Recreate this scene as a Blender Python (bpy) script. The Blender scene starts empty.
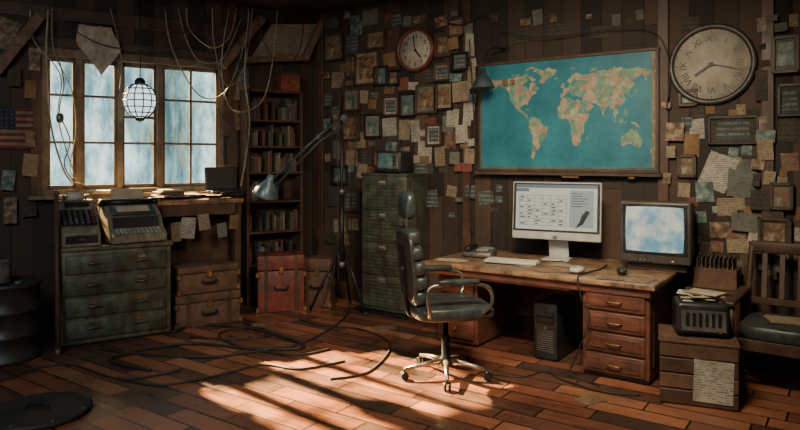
import bpy, bmesh, math, random
from mathutils import Vector, Matrix, Euler
random.seed(7)
F=650.0; HOR=160.0; H=1.65
# ------------------------------------------------------------------ frames
class Fr:
    def __init__(s,o,ang):
        s.o=Vector((o[0],o[1])); s.a=math.radians(ang)
        s.d=Vector((math.cos(s.a),math.sin(s.a))); s.n=Vector((-math.sin(s.a),math.cos(s.a)))
    def w(s,x,y,z=0):
        p=s.o+s.d*x+s.n*y; return Vector((p.x,p.y,z))
    def at(s,px,y=0.0):
        r=(px-400)/F; ox=s.o.x+y*s.n.x; oy=s.o.y+y*s.n.y
        return (r*oy-ox)/(s.d.x-r*s.d.y)
    def z(s,px,py,y=0.0):
        q=s.w(s.at(px,y),y); return H+(HOR-py)*q.y/F
    def m(s,x=0,y=0,z=0):
        return Matrix.Translation(s.w(x,y,z))@Matrix.Rotation(s.a,4,'Z')
C=(-1.093,8.10)
R=Fr(C,-35); L=Fr(C,33)
def fl(px,py,z=0.0):
    Y=F*(H-z)/(py-HOR); return Vector(((px-400)/F*Y,Y,z))
# ------------------------------------------------------------------ materials
MATS={}
def nn(nt,t,**k):
    n=nt.nodes.new(t)
    for a,b in k.items(): setattr(n,a,b)
    return n
def mth(nt,op,a,b=None):
    n=nt.nodes.new('ShaderNodeMath'); n.operation=op
    for i,v in enumerate((a,b)):
        if v is None: continue
        if isinstance(v,(int,float)): n.inputs[i].default_value=v
        else: nt.links.new(v,n.inputs[i])
    return n.outputs[0]
def mixc(nt,f,a,b,mode='MIX'):
    n=nt.nodes.new('ShaderNodeMix'); n.data_type='RGBA'; n.blend_type=mode
    for i,v in ((0,f),(6,a),(7,b)):
        if isinstance(v,(int,float)): n.inputs[i].default_value=v
        elif isinstance(v,tuple): n.inputs[i].default_value=(v[0],v[1],v[2],1)
        else: nt.links.new(v,n.inputs[i])
    return n.outputs[2]
def base(name):
    m=bpy.data.materials.new(name); m.use_nodes=True
    nt=m.node_tree; return m,nt,nt.nodes['Principled BSDF']
def noise(nt,vec,scale,detail=4,rough=.6):
    n=nn(nt,'ShaderNodeTexNoise'); n.inputs['Scale'].default_value=scale
    n.inputs['Detail'].default_value=detail; n.inputs['Roughness'].default_value=rough
    nt.links.new(vec,n.inputs['Vector']); return n.outputs['Fac']
def ramp(nt,f,stops):
    n=nn(nt,'ShaderNodeValToRGB'); nt.links.new(f,n.inputs[0]); e=n.color_ramp.elements
    while len(e)<len(stops): e.new(.5)
    for i,(p,c) in enumerate(stops):
        e[i].position=p; e[i].color=(c[0],c[1],c[2],1) if isinstance(c,tuple) else (c,c,c,1)
    return n.outputs[0]
def bump(nt,b,h,s=.3,d=.01):
    n=nn(nt,'ShaderNodeBump'); n.inputs['Strength'].default_value=s; n.inputs['Distance'].default_value=d
    nt.links.new(h,n.inputs['Height']); nt.links.new(n.outputs[0],b.inputs['Normal'])
def mk(name,col,rough=.6,metal=0.0,var=.35,scale=9,bmp=.15,stretch=(1,1,1),grime=None,gcol=None):
    if name in MATS: return MATS[name]
    m,nt,b=base(name)
    tc=nn(nt,'ShaderNodeTexCoord'); mp=nn(nt,'ShaderNodeMapping'); mp.inputs['Scale'].default_value=stretch
    nt.links.new(tc.outputs['Object'],mp.inputs[0]); v=mp.outputs[0]
    f=noise(nt,v,scale,6,.7); f2=noise(nt,v,scale*.25,3)
    lo=tuple(c*(1-var) for c in col); hi=tuple(min(1,c*(1+var)) for c in col)
    fc=ramp(nt,f,[(.32,lo),(.68,hi)])
    g=ramp(nt,f2,[(.3,1-var*.9),(.7,1.1)])
    c=mixc(nt,1.0,fc,g,'MULTIPLY')
    if grime:
        gm=nn(nt,'ShaderNodeMapping'); gm.inputs['Scale'].default_value=(1,1,.35); nt.links.new(tc.outputs['Object'],gm.inputs[0])
        f3=noise(nt,gm.outputs[0],7,10,.75)
        c=mixc(nt,ramp(nt,f3,[(.46,0.0),(.60,grime)]),c,gcol or (.045,.030,.020))
        f4=noise(nt,tc.outputs['Object'],26,8,.8)
        c=mixc(nt,ramp(nt,f4,[(.60,0.0),(.68,.5)]),c,tuple(min(1,x*2.2+.03) for x in col))
    nt.links.new(c,b.inputs['Base Color'])
    b.inputs['Metallic'].default_value=metal
    r=ramp(nt,f,[(.3,max(.05,rough-.12)),(.7,min(1,rough+.12))]); nt.links.new(r,b.inputs['Roughness'])
    if bmp: bump(nt,b,f,bmp,.006)
    MATS[name]=m; return m
def plank_mat(name,rotz,w,Ln,stops,rough,vcoord='Z',dark=(.01,.007,.005),gapw=.05):
    m,nt,b=base(name)
    tc=nn(nt,'ShaderNodeTexCoord'); mp=nn(nt,'ShaderNodeMapping'); mp.inputs['Rotation'].default_value=(0,0,rotz)
    nt.links.new(tc.outputs['Object'],mp.inputs[0]); sx=nn(nt,'ShaderNodeSeparateXYZ'); nt.links.new(mp.outputs[0],sx.inputs[0])
    if vcoord=='Y': u,v=sx.outputs[0],sx.outputs[1]
    else: u,v=sx.outputs[2],sx.outputs[0]
    vw=mth(nt,'DIVIDE',v,w); row=mth(nt,'FLOOR',vw); fv=mth(nt,'FRACT',vw)
    wn=nn(nt,'ShaderNodeTexWhiteNoise',noise_dimensions='1D'); nt.links.new(row,wn.inputs['W'])
    uo=mth(nt,'ADD',mth(nt,'DIVIDE',u,Ln),mth(nt,'MULTIPLY',wn.outputs['Value'],3.0))
    col=mth(nt,'FLOOR',uo); fu=mth(nt,'FRACT',uo)
    cx=nn(nt,'ShaderNodeCombineXYZ'); nt.links.new(row,cx.inputs[0]); nt.links.new(col,cx.inputs[1])
    w2=nn(nt,'ShaderNodeTexWhiteNoise',noise_dimensions='2D'); nt.links.new(cx.outputs[0],w2.inputs['Vector'])
    g1=mth(nt,'LESS_THAN',fv,gapw); g2=mth(nt,'LESS_THAN',fu,gapw*w/Ln*.9); gap=mth(nt,'MAXIMUM',g1,g2)
    gm=nn(nt,'ShaderNodeMapping'); gm.inputs['Scale'].default_value=(1.2,14,1.2) if vcoord=='Y' else (14,1,1.0)
    nt.links.new(mp.outputs[0],gm.inputs[0])
    gr=noise(nt,gm.outputs[0],2.2,8,.7); big=noise(nt,mp.outputs[0],1.3,5,.65)
    t=mth(nt,'ADD',mth(nt,'MULTIPLY',w2.outputs['Value'],.75),mth(nt,'MULTIPLY',mth(nt,'SUBTRACT',gr,.5),.9))
    c=ramp(nt,t,stops)
    c=mixc(nt,1.0,c,ramp(nt,big,[(.3,.42),(.65,1.15)]),'MULTIPLY')
    c=mixc(nt,gap,c,dark)
    nt.links.new(c,b.inputs['Base Color'])
    hh=mth(nt,'SUBTRACT',mth(nt,'ADD',mth(nt,'MULTIPLY',gr,.35),mth(nt,'MULTIPLY',w2.outputs['Value'],.35)),gap)
    bump(nt,b,hh,.55,.008)
    nt.links.new(ramp(nt,mth(nt,'ADD',mth(nt,'MULTIPLY',big,.5),mth(nt,'MULTIPLY',gr,.5)),[(.35,rough-.15),(.65,rough+.2)]),b.inputs['Roughness'])
    return m
M_floor=plank_mat('floor_planks',math.radians(35),.17,.62,[(.0,(.065,.040,.032)),(.25,(.16,.066,.042)),(.55,(.29,.105,.056)),(.9,(.42,.20,.105))],.34,vcoord='Y',gapw=.08)
M_wall=plank_mat('wall_planks',0,.19,2.7,[(.0,(.019,.015,.011)),(.4,(.055,.036,.024)),(.8,(.10,.062,.038))],.7)
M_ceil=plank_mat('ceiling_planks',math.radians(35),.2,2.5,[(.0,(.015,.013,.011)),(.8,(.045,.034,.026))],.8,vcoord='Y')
wood=mk('dark_wood',(.090,.048,.030),.5,scale=7,grime=.6)
wood2=mk('red_wood',(.16,.060,.038),.45,scale=6,stretch=(1,5,5),grime=.65)
woodtop=mk('desk_top_wood',(.34,.21,.12),.36,scale=4,stretch=(1,7,7),var=.5,grime=.7)
beam=mk('beam_wood',(.095,.057,.036),.7,scale=5,stretch=(1,6,6),grime=.5)
frame=mk('window_wood',(.17,.13,.088),.6,scale=12,grime=.6)
green=mk('green_metal',(.09,.11,.078),.5,metal=.25,scale=10,var=.45,grime=.75)
green2=mk('olive_metal',(.14,.13,.088),.55,metal=.2,scale=12,var=.45,grime=.75)
blk=mk('black_metal',(.025,.026,.028),.42,metal=.4,bmp=.05)
blkp=mk('black_plastic',(.022,.023,.025),.38,bmp=.05)
tvc=mk('tv_casing',(.080,.075,.064),.45,bmp=.05,grime=.4)
gry=mk('grey_metal',(.20,.20,.19),.4,metal=.6,bmp=.05)
silver=mk('silver_plastic',(.46,.46,.43),.38,var=.15,bmp=0)
leather=mk('teal_leather',(.040,.055,.054),.36,scale=22,bmp=.4,grime=.4)
cream=mk('cream_paper',(.45,.38,.27),.85,var=.2,bmp=.05)
white=mk('white_paper',(.54,.50,.42),.85,var=.15,bmp=.05)
redc=mk('red_case',(.25,.055,.036),.5,scale=8,grime=.6)
brown=mk('brown_box',(.15,.078,.045),.7,scale=7,grime=.6)
card=mk('cardboard',(.26,.17,.10),.85,scale=6)
rubber=mk('rubber_cable',(.03,.027,.024),.55,bmp=0)
rope=mk('pale_cable',(.34,.30,.22),.7,bmp=0)
brass=mk('brass',(.32,.21,.09),.45,metal=.8,bmp=0)
redrim=mk('clock_rim_red',(.17,.045,.03),.35,bmp=.05)
irn=mk('clock_rim_iron',(.10,.10,.092),.45,metal=.4,grime=.5)
face=mk('clock_face',(.46,.43,.35),.6,var=.28,scale=6,bmp=0,grime=.3,gcol=(.12,.09,.06))
key=mk('key_caps',(.30,.29,.25),.5,bmp=0)
cloth=mk('grey_cloth',(.42,.36,.29),.9,scale=14)
blued=mk('steel_drum',(.045,.050,.05),.5,metal=.4,scale=6,grime=.6)
dkst=mk('dark_lid',(.035,.032,.028),.65,metal=.2,scale=6,grime=.5)
beige=mk('beige_casing',(.22,.20,.14),.5,scale=12,var=.4,grime=.6)
def emis(name,col,s,col2=None,scale=8):
    m,nt,b=base(name); b.inputs['Base Color'].default_value=(.02,.02,.02,1); b.inputs['Roughness'].default_value=.25
    b.inputs['Emission Color'].default_value=(*col,1); b.inputs['Emission Strength'].default_value=s
    if col2:
        tc=nn(nt,'ShaderNodeTexCoord'); f=noise(nt,tc.outputs['Object'],scale,5,.6)
        nt.links.new(ramp(nt,f,[(.40,col),(.58,col2)]),b.inputs['Emission Color'])
    return m
scr=emis('screen_page',(.82,.80,.60),.70); scr_h=emis('screen_header',(.30,.36,.36),.45); scr_l=emis('screen_line',(.25,.27,.26),.3)
scr_t=emis('screen_panel',(.62,.68,.58),.5)
tvscr=emis('tv_picture',(.20,.44,.52),.78,(.88,.86,.68),6)
glow=emis('lantern_glow',(.74,.92,.95),1.6)
led=emis('led',(.9,.5,.2),1.0)
def note_mat(name,col,ink=(.10,.09,.08),sc=60,thr=.5):
    m,nt,b=base(name); tc=nn(nt,'ShaderNodeTexCoord'); sx=nn(nt,'ShaderNodeSeparateXYZ'); nt.links.new(tc.outputs['Object'],sx.inputs[0])
    ln=mth(nt,'LESS_THAN',mth(nt,'FRACT',mth(nt,'MULTIPLY',sx.outputs[2],sc)),.42)
    mp=nn(nt,'ShaderNodeMapping'); mp.inputs['Scale'].default_value=(20,20,sc*.5); nt.links.new(tc.outputs['Object'],mp.inputs[0])
    msk=mth(nt,'GREATER_THAN',noise(nt,mp.outputs[0],2.0,3),thr)
    f=mth(nt,'MULTIPLY',mth(nt,'MULTIPLY',ln,msk),.75)
    dirt=ramp(nt,noise(nt,tc.outputs['Object'],3.5,6,.7),[(.3,.45),(.7,1.1)])
    c=mixc(nt,1.0,mixc(nt,f,col,ink),dirt,'MULTIPLY'); nt.links.new(c,b.inputs['Base Color']); b.inputs['Roughness'].default_value=.85
    return m
def photo_mat(name,stops,sc):
    m,nt,b=base(name); tc=nn(nt,'ShaderNodeTexCoord')
    nt.links.new(ramp(nt,noise(nt,tc.outputs['Object'],sc,6,.65),stops),b.inputs['Base Color']); b.inputs['Roughness'].default_value=.5
    return m
NM={'c':note_mat('note_cream',(.35,.28,.18)),'w':note_mat('note_white',(.48,.45,.37)),'g':note_mat('note_grey',(.17,.18,.155)),
    'o':note_mat('note_ochre',(.27,.16,.07)),'b':note_mat('note_photo',(.07,.10,.10),(.26,.25,.22),22,.45),'r':note_mat('note_red',(.24,.07,.045)),
    'd':note_mat('note_dark',(.085,.072,.052),(.03,.03,.03),25),
    's':photo_mat('sepia_photo',[(.35,(.04,.025,.015)),(.5,(.16,.095,.05)),(.65,(.38,.28,.18))],14),
    't':photo_mat('landscape_photo',[(.35,(.03,.05,.045)),(.5,(.08,.15,.14)),(.65,(.30,.33,.27))],13),
    'p':photo_mat('colour_photo',[(.35,(.05,.04,.05)),(.47,(.22,.08,.05)),(.56,(.12,.14,.08)),(.68,(.42,.36,.25))],16)}
# ------------------------------------------------------------------ mesh builder
class MB:
    def __init__(s): s.v=[];s.f=[];s.mi=[];s.sm=[];s.mats=[];s.T=Matrix.Identity(4)
    def mid(s,m):
        if m not in s.mats: s.mats.append(m)
        return s.mats.index(m)
    def add(s,vs,fs,mat,smooth=False,M=None):
        T=s.T@M if M is not None else s.T; o=len(s.v); i=s.mid(mat)
        s.v+=[tuple(T@Vector(p)) for p in vs]
        for f in fs: s.f.append([a+o for a in f]); s.mi.append(i); s.sm.append(smooth)
    def box(s,c,sz,mat,rot=(0,0,0),bev=.004,seg=1,taper=1.0,tz=None):
        bm=bmesh.new(); bmesh.ops.create_cube(bm,size=1)
        for v in bm.verts:
            v.co.x*=sz[0];v.co.y*=sz[1];v.co.z*=sz[2]
            if taper!=1.0 and v.co.z>0: v.co.x*=taper; v.co.y*=taper
            if tz is not None and v.co.z>0 and v.co.y<0: v.co.z-=tz
        if bev and min(sz)>bev*2.2: bmesh.ops.bevel(bm,geom=bm.edges[:],offset=bev,segments=seg,profile=.5,affect='EDGES')
        bm.verts.index_update()
        s.add([v.co[:] for v in bm.verts],[[v.index for v in f.verts] for f in bm.faces],mat,seg>1,Matrix.Translation(c)@Euler(rot).to_matrix().to_4x4())
        bm.free()
    def prism(s,prof,x0,x1,mat,bev=0):
        bm=bmesh.new(); a=[bm.verts.new((x0,y,z)) for y,z in prof]; c=[bm.verts.new((x1,y,z)) for y,z in prof]; n=len(prof)
        bm.faces.new(a); bm.faces.new(c[::-1])
        for i in range(n): bm.faces.new((a[i],c[i],c[(i+1)%n],a[(i+1)%n]))
        if bev: bmesh.ops.bevel(bm,geom=bm.edges[:],offset=bev,segments=3,profile=.5,affect='EDGES')
        bm.verts.index_update(); s.add([v.co[:] for v in bm.verts],[[v.index for v in f.verts] for f in bm.faces],mat,False); bm.free()
    def lathe(s,prof,mat,c=(0,0,0),rot=(0,0,0),seg=28,smooth=True,cap=True):
        vs=[];fs=[];n=len(prof)
        for (r,z) in prof:
            for k in range(seg):
                a=2*math.pi*k/seg; vs.append((max(r,1e-4)*math.cos(a),max(r,1e-4)*math.sin(a),z))
        M=Matrix.Translation(c)@Euler(rot).to_matrix().to_4x4()
        for i in range(n-1):
            for k in range(seg):
                k2=(k+1)%seg; fs.append([i*seg+k,i*seg+k2,(i+1)*seg+k2,(i+1)*seg+k])
        s.add(vs,fs,mat,smooth,M)
        caps=[]
        if cap and prof[0][0]>1e-3: caps.append(list(range(seg))[::-1])
        if cap and prof[-1][0]>1e-3: caps.append([(n-1)*seg+k for k in range(seg)])
        if caps:
            o=len(s.v)-len(vs); i=s.mid(mat)
            for f in caps: s.f.append([a+o for a in f]); s.mi.append(i); s.sm.append(False)
    def cyl(s,c,r,h,mat,rot=(0,0,0),seg=20,r2=None):
        s.lathe([(r,-h/2),(r if r2 is None else r2,h/2)],mat,c,rot,seg)
    def ell(s,c,sz,mat,e=.35,rot=(0,0,0),nu=14,nv=28,e2=None):
        e2=e if e2 is None else e2
        pw=lambda t,p: math.copysign(abs(t)**p,t)
        vs=[];fs=[]
        for i in range(nu+1):
            la=-math.pi/2+math.pi*i/nu
            for k in range(nv):
                lo=2*math.pi*k/nv
                vs.append((sz[0]/2*pw(math.cos(la),e)*pw(math.cos(lo),e2),sz[1]/2*pw(math.cos(la),e)*pw(math.sin(lo),e2),sz[2]/2*pw(math.sin(la),e)))
        for i in range(nu):
            for k in range(nv):
                k2=(k+1)%nv; fs.append([i*nv+k,i*nv+k2,(i+1)*nv+k2,(i+1)*nv+k])
        s.add(vs,fs,mat,True,Matrix.Translation(c)@Euler(rot).to_matrix().to_4x4())
    def tube(s,pts,r,mat,seg=8,smooth=0,cap=True):
        P=[Vector(p) for p in pts]
        if smooth:
            Q=[];n=len(P)
            for i in range(n-1):
                a=P[max(i-1,0)];b=P[i];c=P[i+1];d=P[min(i+2,n-1)]
                for k in range(smooth):
                    t=k/smooth; Q.append(.5*((2*b)+(c-a)*t+(2*a-5*b+4*c-d)*t*t+(3*b-a-3*c+d)*t**3))
            Q.append(P[-1]); P=Q
        n=len(P); vs=[];fs=[]
        up=Vector((0,0,1)); rr=r if isinstance(r,(list,tuple)) else None
        pu=None
        for i in range(n):
            t=(P[min(i+1,n-1)]-P[max(i-1,0)]).normalized()
            if pu is None:
                a=t.cross(up)
                if a.length<.05: a=t.cross(Vector((1,0,0)))
            else:
                a=pu-t*pu.dot(t)
            a.normalize(); pu=a.copy(); b=t.cross(a)
            q=r if rr is None else rr[0]+(rr[1]-rr[0])*i/(n-1)
            for k in range(seg):
                an=2*math.pi*k/seg; vs.append(tuple(P[i]+a*math.cos(an)*q+b*math.sin(an)*q))
        for i in range(n-1):
            for k in range(seg):
                k2=(k+1)%seg; fs.append([i*seg+k,(i+1)*seg+k,(i+1)*seg+k2,i*seg+k2])
        if cap: fs.append([k for k in range(seg)]); fs.append([(n-1)*seg+k for k in range(seg)][::-1])
        s.add(vs,fs,mat,True)
    def quad(s,x0,x1,z0,z1,y,mat):
        s.add([(x0,y,z0),(x1,y,z0),(x1,y,z1),(x0,y,z1)],[[0,1,2,3]],mat)
    def done(s,name,M=None):
        me=bpy.data.meshes.new(name); me.from_pydata(s.v,[],s.f)
        for m in s.mats: me.materials.append(m)
        me.polygons.foreach_set('material_index',s.mi); me.polygons.foreach_set('use_smooth',s.sm); me.update()
        if name!='world_map':
            bm=bmesh.new(); bm.from_mesh(me); bmesh.ops.recalc_face_normals(bm,faces=bm.faces[:]); bm.to_mesh(me); bm.free()
        o=bpy.data.objects.new(name,me); bpy.context.scene.collection.objects.link(o)
        if M is not None: o.matrix_world=M
        return o
def place(p,rz): return Matrix.Translation(p)@Matrix.Rotation(math.radians(rz),4,'Z')
# ------------------------------------------------------------------ room shell
ZC=3.45
RE=6.2; LE=-4.6
pR=R.w(RE,0); pL=L.w(LE,0)
cor=[(C[0],C[1]),(pR.x,pR.y),(pR.x,-1.8),(pL.x,-1.8),(pL.x,pL.y)]
b=MB(); n=len(cor)
b.add([(x,y,0) for x,y in cor]+[(x,y,-.12) for x,y in cor],[list(range(n)),list(range(n,2*n))[::-1]]+[[i,(i+1)%n,(i+1)%n+n,i+n] for i in range(n)],M_floor); b.done('floor')
b=MB()
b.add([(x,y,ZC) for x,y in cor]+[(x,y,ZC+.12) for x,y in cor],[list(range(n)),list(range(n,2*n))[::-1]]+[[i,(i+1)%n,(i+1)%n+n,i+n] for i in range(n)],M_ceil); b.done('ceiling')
b=MB(); b.box((RE/2,.06,ZC/2),(RE,.12,ZC),M_wall,bev=0); b.done('wall_right',R.m())
wx0=L.at(44); wx1=L.at(221); wz1=L.z(45,52); wz0=L.z(45,194)
b=MB()
b.box(((LE+wx0)/2,.06,ZC/2),(wx0-LE,.12,ZC),M_wall,bev=0)
b.box((wx1/2,.06,ZC/2),(-wx1,.12,ZC),M_wall,bev=0)
b.box(((wx0+wx1)/2,.06,wz0/2),(wx1-wx0,.12,wz0),M_wall,bev=0)
b.box(((wx0+wx1)/2,.06,(ZC+wz1)/2),(wx1-wx0,.12,ZC-wz1),M_wall,bev=0)
b.done('wall_left',L.m())
b=MB(); b.box((pR.x+.06,(pR.y-1.8)/2,ZC/2),(.12,pR.y+1.8,ZC),M_wall,bev=0); b.done('wall_east')
b=MB(); b.box((pL.x-.06,(pL.y-1.8)/2,ZC/2),(.12,pL.y+1.8,ZC),M_wall,bev=0); b.done('wall_west')
b=MB(); b.box(((pL.x+pR.x)/2,-1.86,ZC/2),(pR.x-pL.x,.12,ZC),M_wall,bev=0); b.done('wall_back')
b=MB(); b.box((RE/2,-.012,.08),(RE,.024,.16),wood); b.done('baseboard_right',R.m())
b=MB(); b.box((LE/2,-.012,.08),(-LE,.024,.16),wood); b.done('baseboard_left',L.m())
POSTS=(322,468,664,768)
b=MB()
for px in POSTS: b.box((R.at(px),-.02,ZC/2),(.09,.04,ZC),wood)
b.done('trim_1',R.m())
b=MB()
for px in (232,): b.box((L.at(px),-.03,ZC/2),(.10,.05,ZC),wood)
b.box((LE/2,-.03,3.12),(-LE,.06,.13),wood); b.done('trim_2',L.m())
b=MB()
for i in range(4):
    y0=2.4+i*1.15
    b.box((.3,y0,ZC-.07),(6.6,.13,.14),wood)
b.done('trim_3')
# ------------------------------------------------------------------ window
m,nt,bs=base('dirty_glass')
tc=nn(nt,'ShaderNodeTexCoord'); mp=nn(nt,'ShaderNodeMapping'); mp.inputs['Scale'].default_value=(6,1,.9); nt.links.new(tc.outputs['Object'],mp.inputs[0])
f=noise(nt,mp.outputs[0],2.2,6,.65); fr=ramp(nt,f,[(.42,.02),(.72,.24)])
tr=nn(nt,'ShaderNodeBsdfTransparent'); tr.inputs[0].default_value=(.88,.95,.96,1)
tl=nn(nt,'ShaderNodeBsdfTranslucent'); tl.inputs[0].default_value=(.07,.12,.15,1)
mx=nn(nt,'ShaderNodeMixShader'); nt.links.new(fr,mx.inputs[0]); nt.links.new(tr.outputs[0],mx.inputs[1]); nt.links.new(tl.outputs[0],mx.inputs[2])
nt.links.new(mx.outputs[0],nt.nodes['Material Output'].inputs['Surface']); M_glass=m
b=MB(); cx=(wx0+wx1)/2; wz=(wz0+wz1)/2; ww=wx1-wx0; wh=wz1-wz0
for z in (wz0,wz1): b.box((cx,.02,z),(ww+.12,.16,.08),frame)
posts=[44,79,120,160,221]
xs=[L.at(p) for p in posts]
for i,x in enumerate(xs): b.box((x,.02,wz),(.06,.08,wh),frame)
for i in range(4):
    a,c2=xs[i],xs[i+1]
    yy=.03 if i!=2 else .07
    for x in (a+.042,c2-.042): b.box((x,yy,wz),(.03,.04,wh-.06),frame)
    for z in (wz0+.06,wz1-.06): b.box(((a+c2)/2,yy,z),(c2-a,.04,.045),frame)
    if i!=2: b.box(((a+c2)/2,yy,wz1-.42),(c2-a,.03,.024),frame)
    b.box(((a+c2)/2,yy,wz0+.52),(c2-a,.03,.024),frame)
    if i in(3,): b.box(((a+c2)/2,yy,wz),(.026,.03,wh),frame)
    if i==2: b.box(((a+c2)/2,yy,wz1-.62),(c2-a,.03,.026),frame)
b.quad(wx0,wx1,wz0,wz1,.095,M_glass)
b.box((cx,-.06,wz0-.03),(ww+.3,.2,.04),frame)
for x in (wx0-.07,wx1+.07): b.box((x,-.015,wz),(.1,.04,wh+.2),beam)
b.box((cx,-.015,wz1+.09),(ww+.26,.04,.11),beam)
b.done('window_1',L.m())
# ------------------------------------------------------------------ workbench under the window
bz=L.z(215,199,-.45); bx0=L.at(62,-.45); bx1=L.at(243,-.45)
b=MB(); b.box(((bx0+bx1)/2,-.25,bz-.025),(bx1-bx0,.44,.05),woodtop)
b.box(((bx0+bx1)/2,-.44,bz-.11),(bx1-bx0-.04,.03,.12),wood)
for x in (bx0+.06,(bx0+bx1)/2,bx1-.06):
    for y in (-.42,-.08): b.box((x,y,(bz-.05)/2),(.07,.07,bz-.05),wood)
b.box(((bx0+bx1)/2,-.12,.62),(bx1-bx0-.1,.02,.8),wood)
b.box(((bx0+bx1)/2,-.27,.35),(bx1-bx0-.1,.36,.03),wood)
b.done('workbench',L.m())
b=MB()
for i in range(26):
    px=random.uniform(150,232) if i>8 else random.uniform(95,150)
    x=L.at(px,-.25); b.box((x,random.uniform(-.36,-.24),bz+.004+i*.0022),(.20,.14,.002),random.choice([cream,white,NM['c']]),(0,0,random.uniform(-.5,.5)),bev=0)
b.box((L.at(108,-.3),-.31,bz+.10),(.34,.22,.03),cream,(0,0,.1)); b.box((L.at(104,-.3),-.31,bz+.07),(.32,.22,.03),brown,(0,0,-.1)); b.box((L.at(108,-.3),-.31,bz+.03),(.34,.22,.045),NM['g'],(0,0,.1))
b.box((L.at(168,-.3),-.32,bz+.075),(.26,.2,.03),brown,(0,0,.2)); b.box((L.at(170,-.3),-.32,bz+.10),(.22,.18,.02),cream,(0,0,.1))
b.done('paper_pile',L.m())
b=MB()
for px,py,w_,h_,k,r_ in ((188,228,.15,.22,'w',.1),(204,222,.12,.17,'c',-.15),(176,232,.10,.2,'c',-.05),(234,222,.1,.15,'o',.1),(222,230,.1,.15,'g',-.1)):
    b.box((L.at(px,-.46),-.46,L.z(px,py,-.46)),(w_,.004,h_),NM[k],(0,r_,0),bev=0)
b.done('taped_notes',L.m())
def laptop(name,M):
    b=MB(); b.box((0,0,.012),(.36,.25,.022),blkp,bev=.006,seg=2)
    b.box((0,.13,.15),(.37,.014,.26),blkp,(-.18,0,0),bev=.006,seg=2)
    b.T=Matrix.Translation((0,.13,.15))@Matrix.Rotation(-.18,4,'X'); b.quad(-.165,.165,-.11,.115,-.0085,blued); b.T=Matrix.Identity(4)
    for r in range(5):
        for k in range(12): b.box((-.15+k*.0272,-.05+r*.028,.026),(.022,.022,.006),blk,bev=0)
    b.box((0,-.09,.0245),(.09,.05,.002),gry,bev=0); b.done(name,M)
laptop('laptop',L.m(L.at(224,-.3),-.34,bz+.062))
# ------------------------------------------------------------------ drawer cabinet
dx0=L.at(60,-1.03); dx1=L.at(171,-1.03); dw=dx1-dx0; dh=.86
b=MB(); b.box((0,0,dh/2),(dw,.52,dh-.04),green2,bev=.01,seg=2); b.box((0,0,dh),(dw+.04,.55,.04),green2,bev=.01,seg=2)
b.box((0,0,.03),(dw-.04,.48,.06),blk)
for i in range(4):
    z=.15+i*.19; b.box((0,-.268,z),(dw-.08,.02,.165),green,bev=.008,seg=2)
    for x in (-.2,.2):
        b.tube([(x-.06,-.275,z+.01),(x-.06,-.30,z+.01),(x+.06,-.30,z+.01),(x+.06,-.275,z+.01)],.006,gry)
        b.box((x,-.28,z+.045),(.07,.006,.025),brass,bev=0)
    b.cyl((dw/2-.07,-.28,z+.05),.009,.012,brass,(math.pi/2,0,0),12)
b.done('drawer_cabinet',L.m((dx0+dx1)/2,-.77,0))
b=MB()
b.prism([(-.25,.0),(-.25,.07),(-.14,.12),(-.10,.23),(.06,.33),(.22,.33),(.24,.0)],-.25,.25,beige,.012)
b.add([(-.21,-.142,.130),(.21,-.142,.130),(.21,-.106,.228),(-.21,-.106,.228)],[[0,1,2,3]],blkp)
b.prism([(-.09,.243),(-.09,.252),(.04,.335),(.05,.325)],-.20,.20,blkp)
b.prism([(-.06,.275),(-.06,.281),(.01,.325),(.01,.318)],-.15,.15,cream)
for r in range(3):
    for k in range(11): b.box((-.19+k*.038,-.225+r*.030,.092+r*.014),(.028,.022,.014),key,(.42,0,0),bev=.003)
b.lathe([(.032,-.22),(.032,.22)],blk,(0,.10,.355),(0,math.pi/2,0),20)
for x in (-.245,.245): b.cyl((x,.10,.355),.036,.05,blk,(0,math.pi/2,0),20)
b.box((0,.135,.40),(.30,.004,.16),cream,(-.25,0,0),bev=0); b.box((0,.17,.355),(.44,.05,.03),beige)
for x in (-.2,.2):
    for y in (-.2,.2): b.cyl((x,y,.0),.018,.012,rubber,seg=10)
b.done('teleprinter',L.m(L.at(132,-.8),-.79,dh+.028)@Matrix.Rotation(.12,4,'Z'))
b=MB()
b.prism([(-.22,.0),(-.22,.12),(-.16,.17),(.02,.32),(.06,.40),(.19,.40),(.21,.0)],-.16,.16,beige,.012)
b.T=Matrix.Translation((0,-.07,.247))@Matrix.Rotation(.69,4,'X')
b.box((0,0,0),(.29,.21,.012),blkp)
for r in range(5):
    for k in range(6): b.cyl((-.12+k*.048,-.08+r*.040,.014),.013,.02,gry if k<5 else redc,seg=10)
b.T=Matrix.Identity(4)
b.box((0,-.222,.065),(.26,.012,.07),blkp); b.box((.0,-.23,.065),(.05,.012,.02),gry)
b.quad(-.1,.1,.34,.385,.018,blk); b.cyl((0,.11,.43),.042,.13,white,(0,math.pi/2,0),20); b.cyl((0,.11,.43),.012,.2,gry,(0,math.pi/2,0))
for x in (-.09,.09): b.box((x,.11,.41),(.012,.05,.08),gry)
b.tube([(.16,.02,.2),(.18,.02,.21),(.18,-.06,.34)],.008,gry); b.ell((.18,-.07,.36),(.03,.03,.05),blk,1)
b.done('adding_machine',L.m(L.at(77,-.8),-.80,dh+.02)@Matrix.Rotation(.06,4,'Z'))
p0=fl(58,356); b=MB(); b.tube([p0+Vector((0,0,.01)),Vector((p0.x-.13,p0.y+.22,1.36))],.02,beam,10); b.ell((p0.x-.13,p0.y+.22,1.36),(.05,.05,.05),beam,1)
b.tube([p0+Vector((0,0,.0)),p0+Vector((-.005,.008,.06))],.024,gry,10); b.done('wooden_pole')
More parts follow.
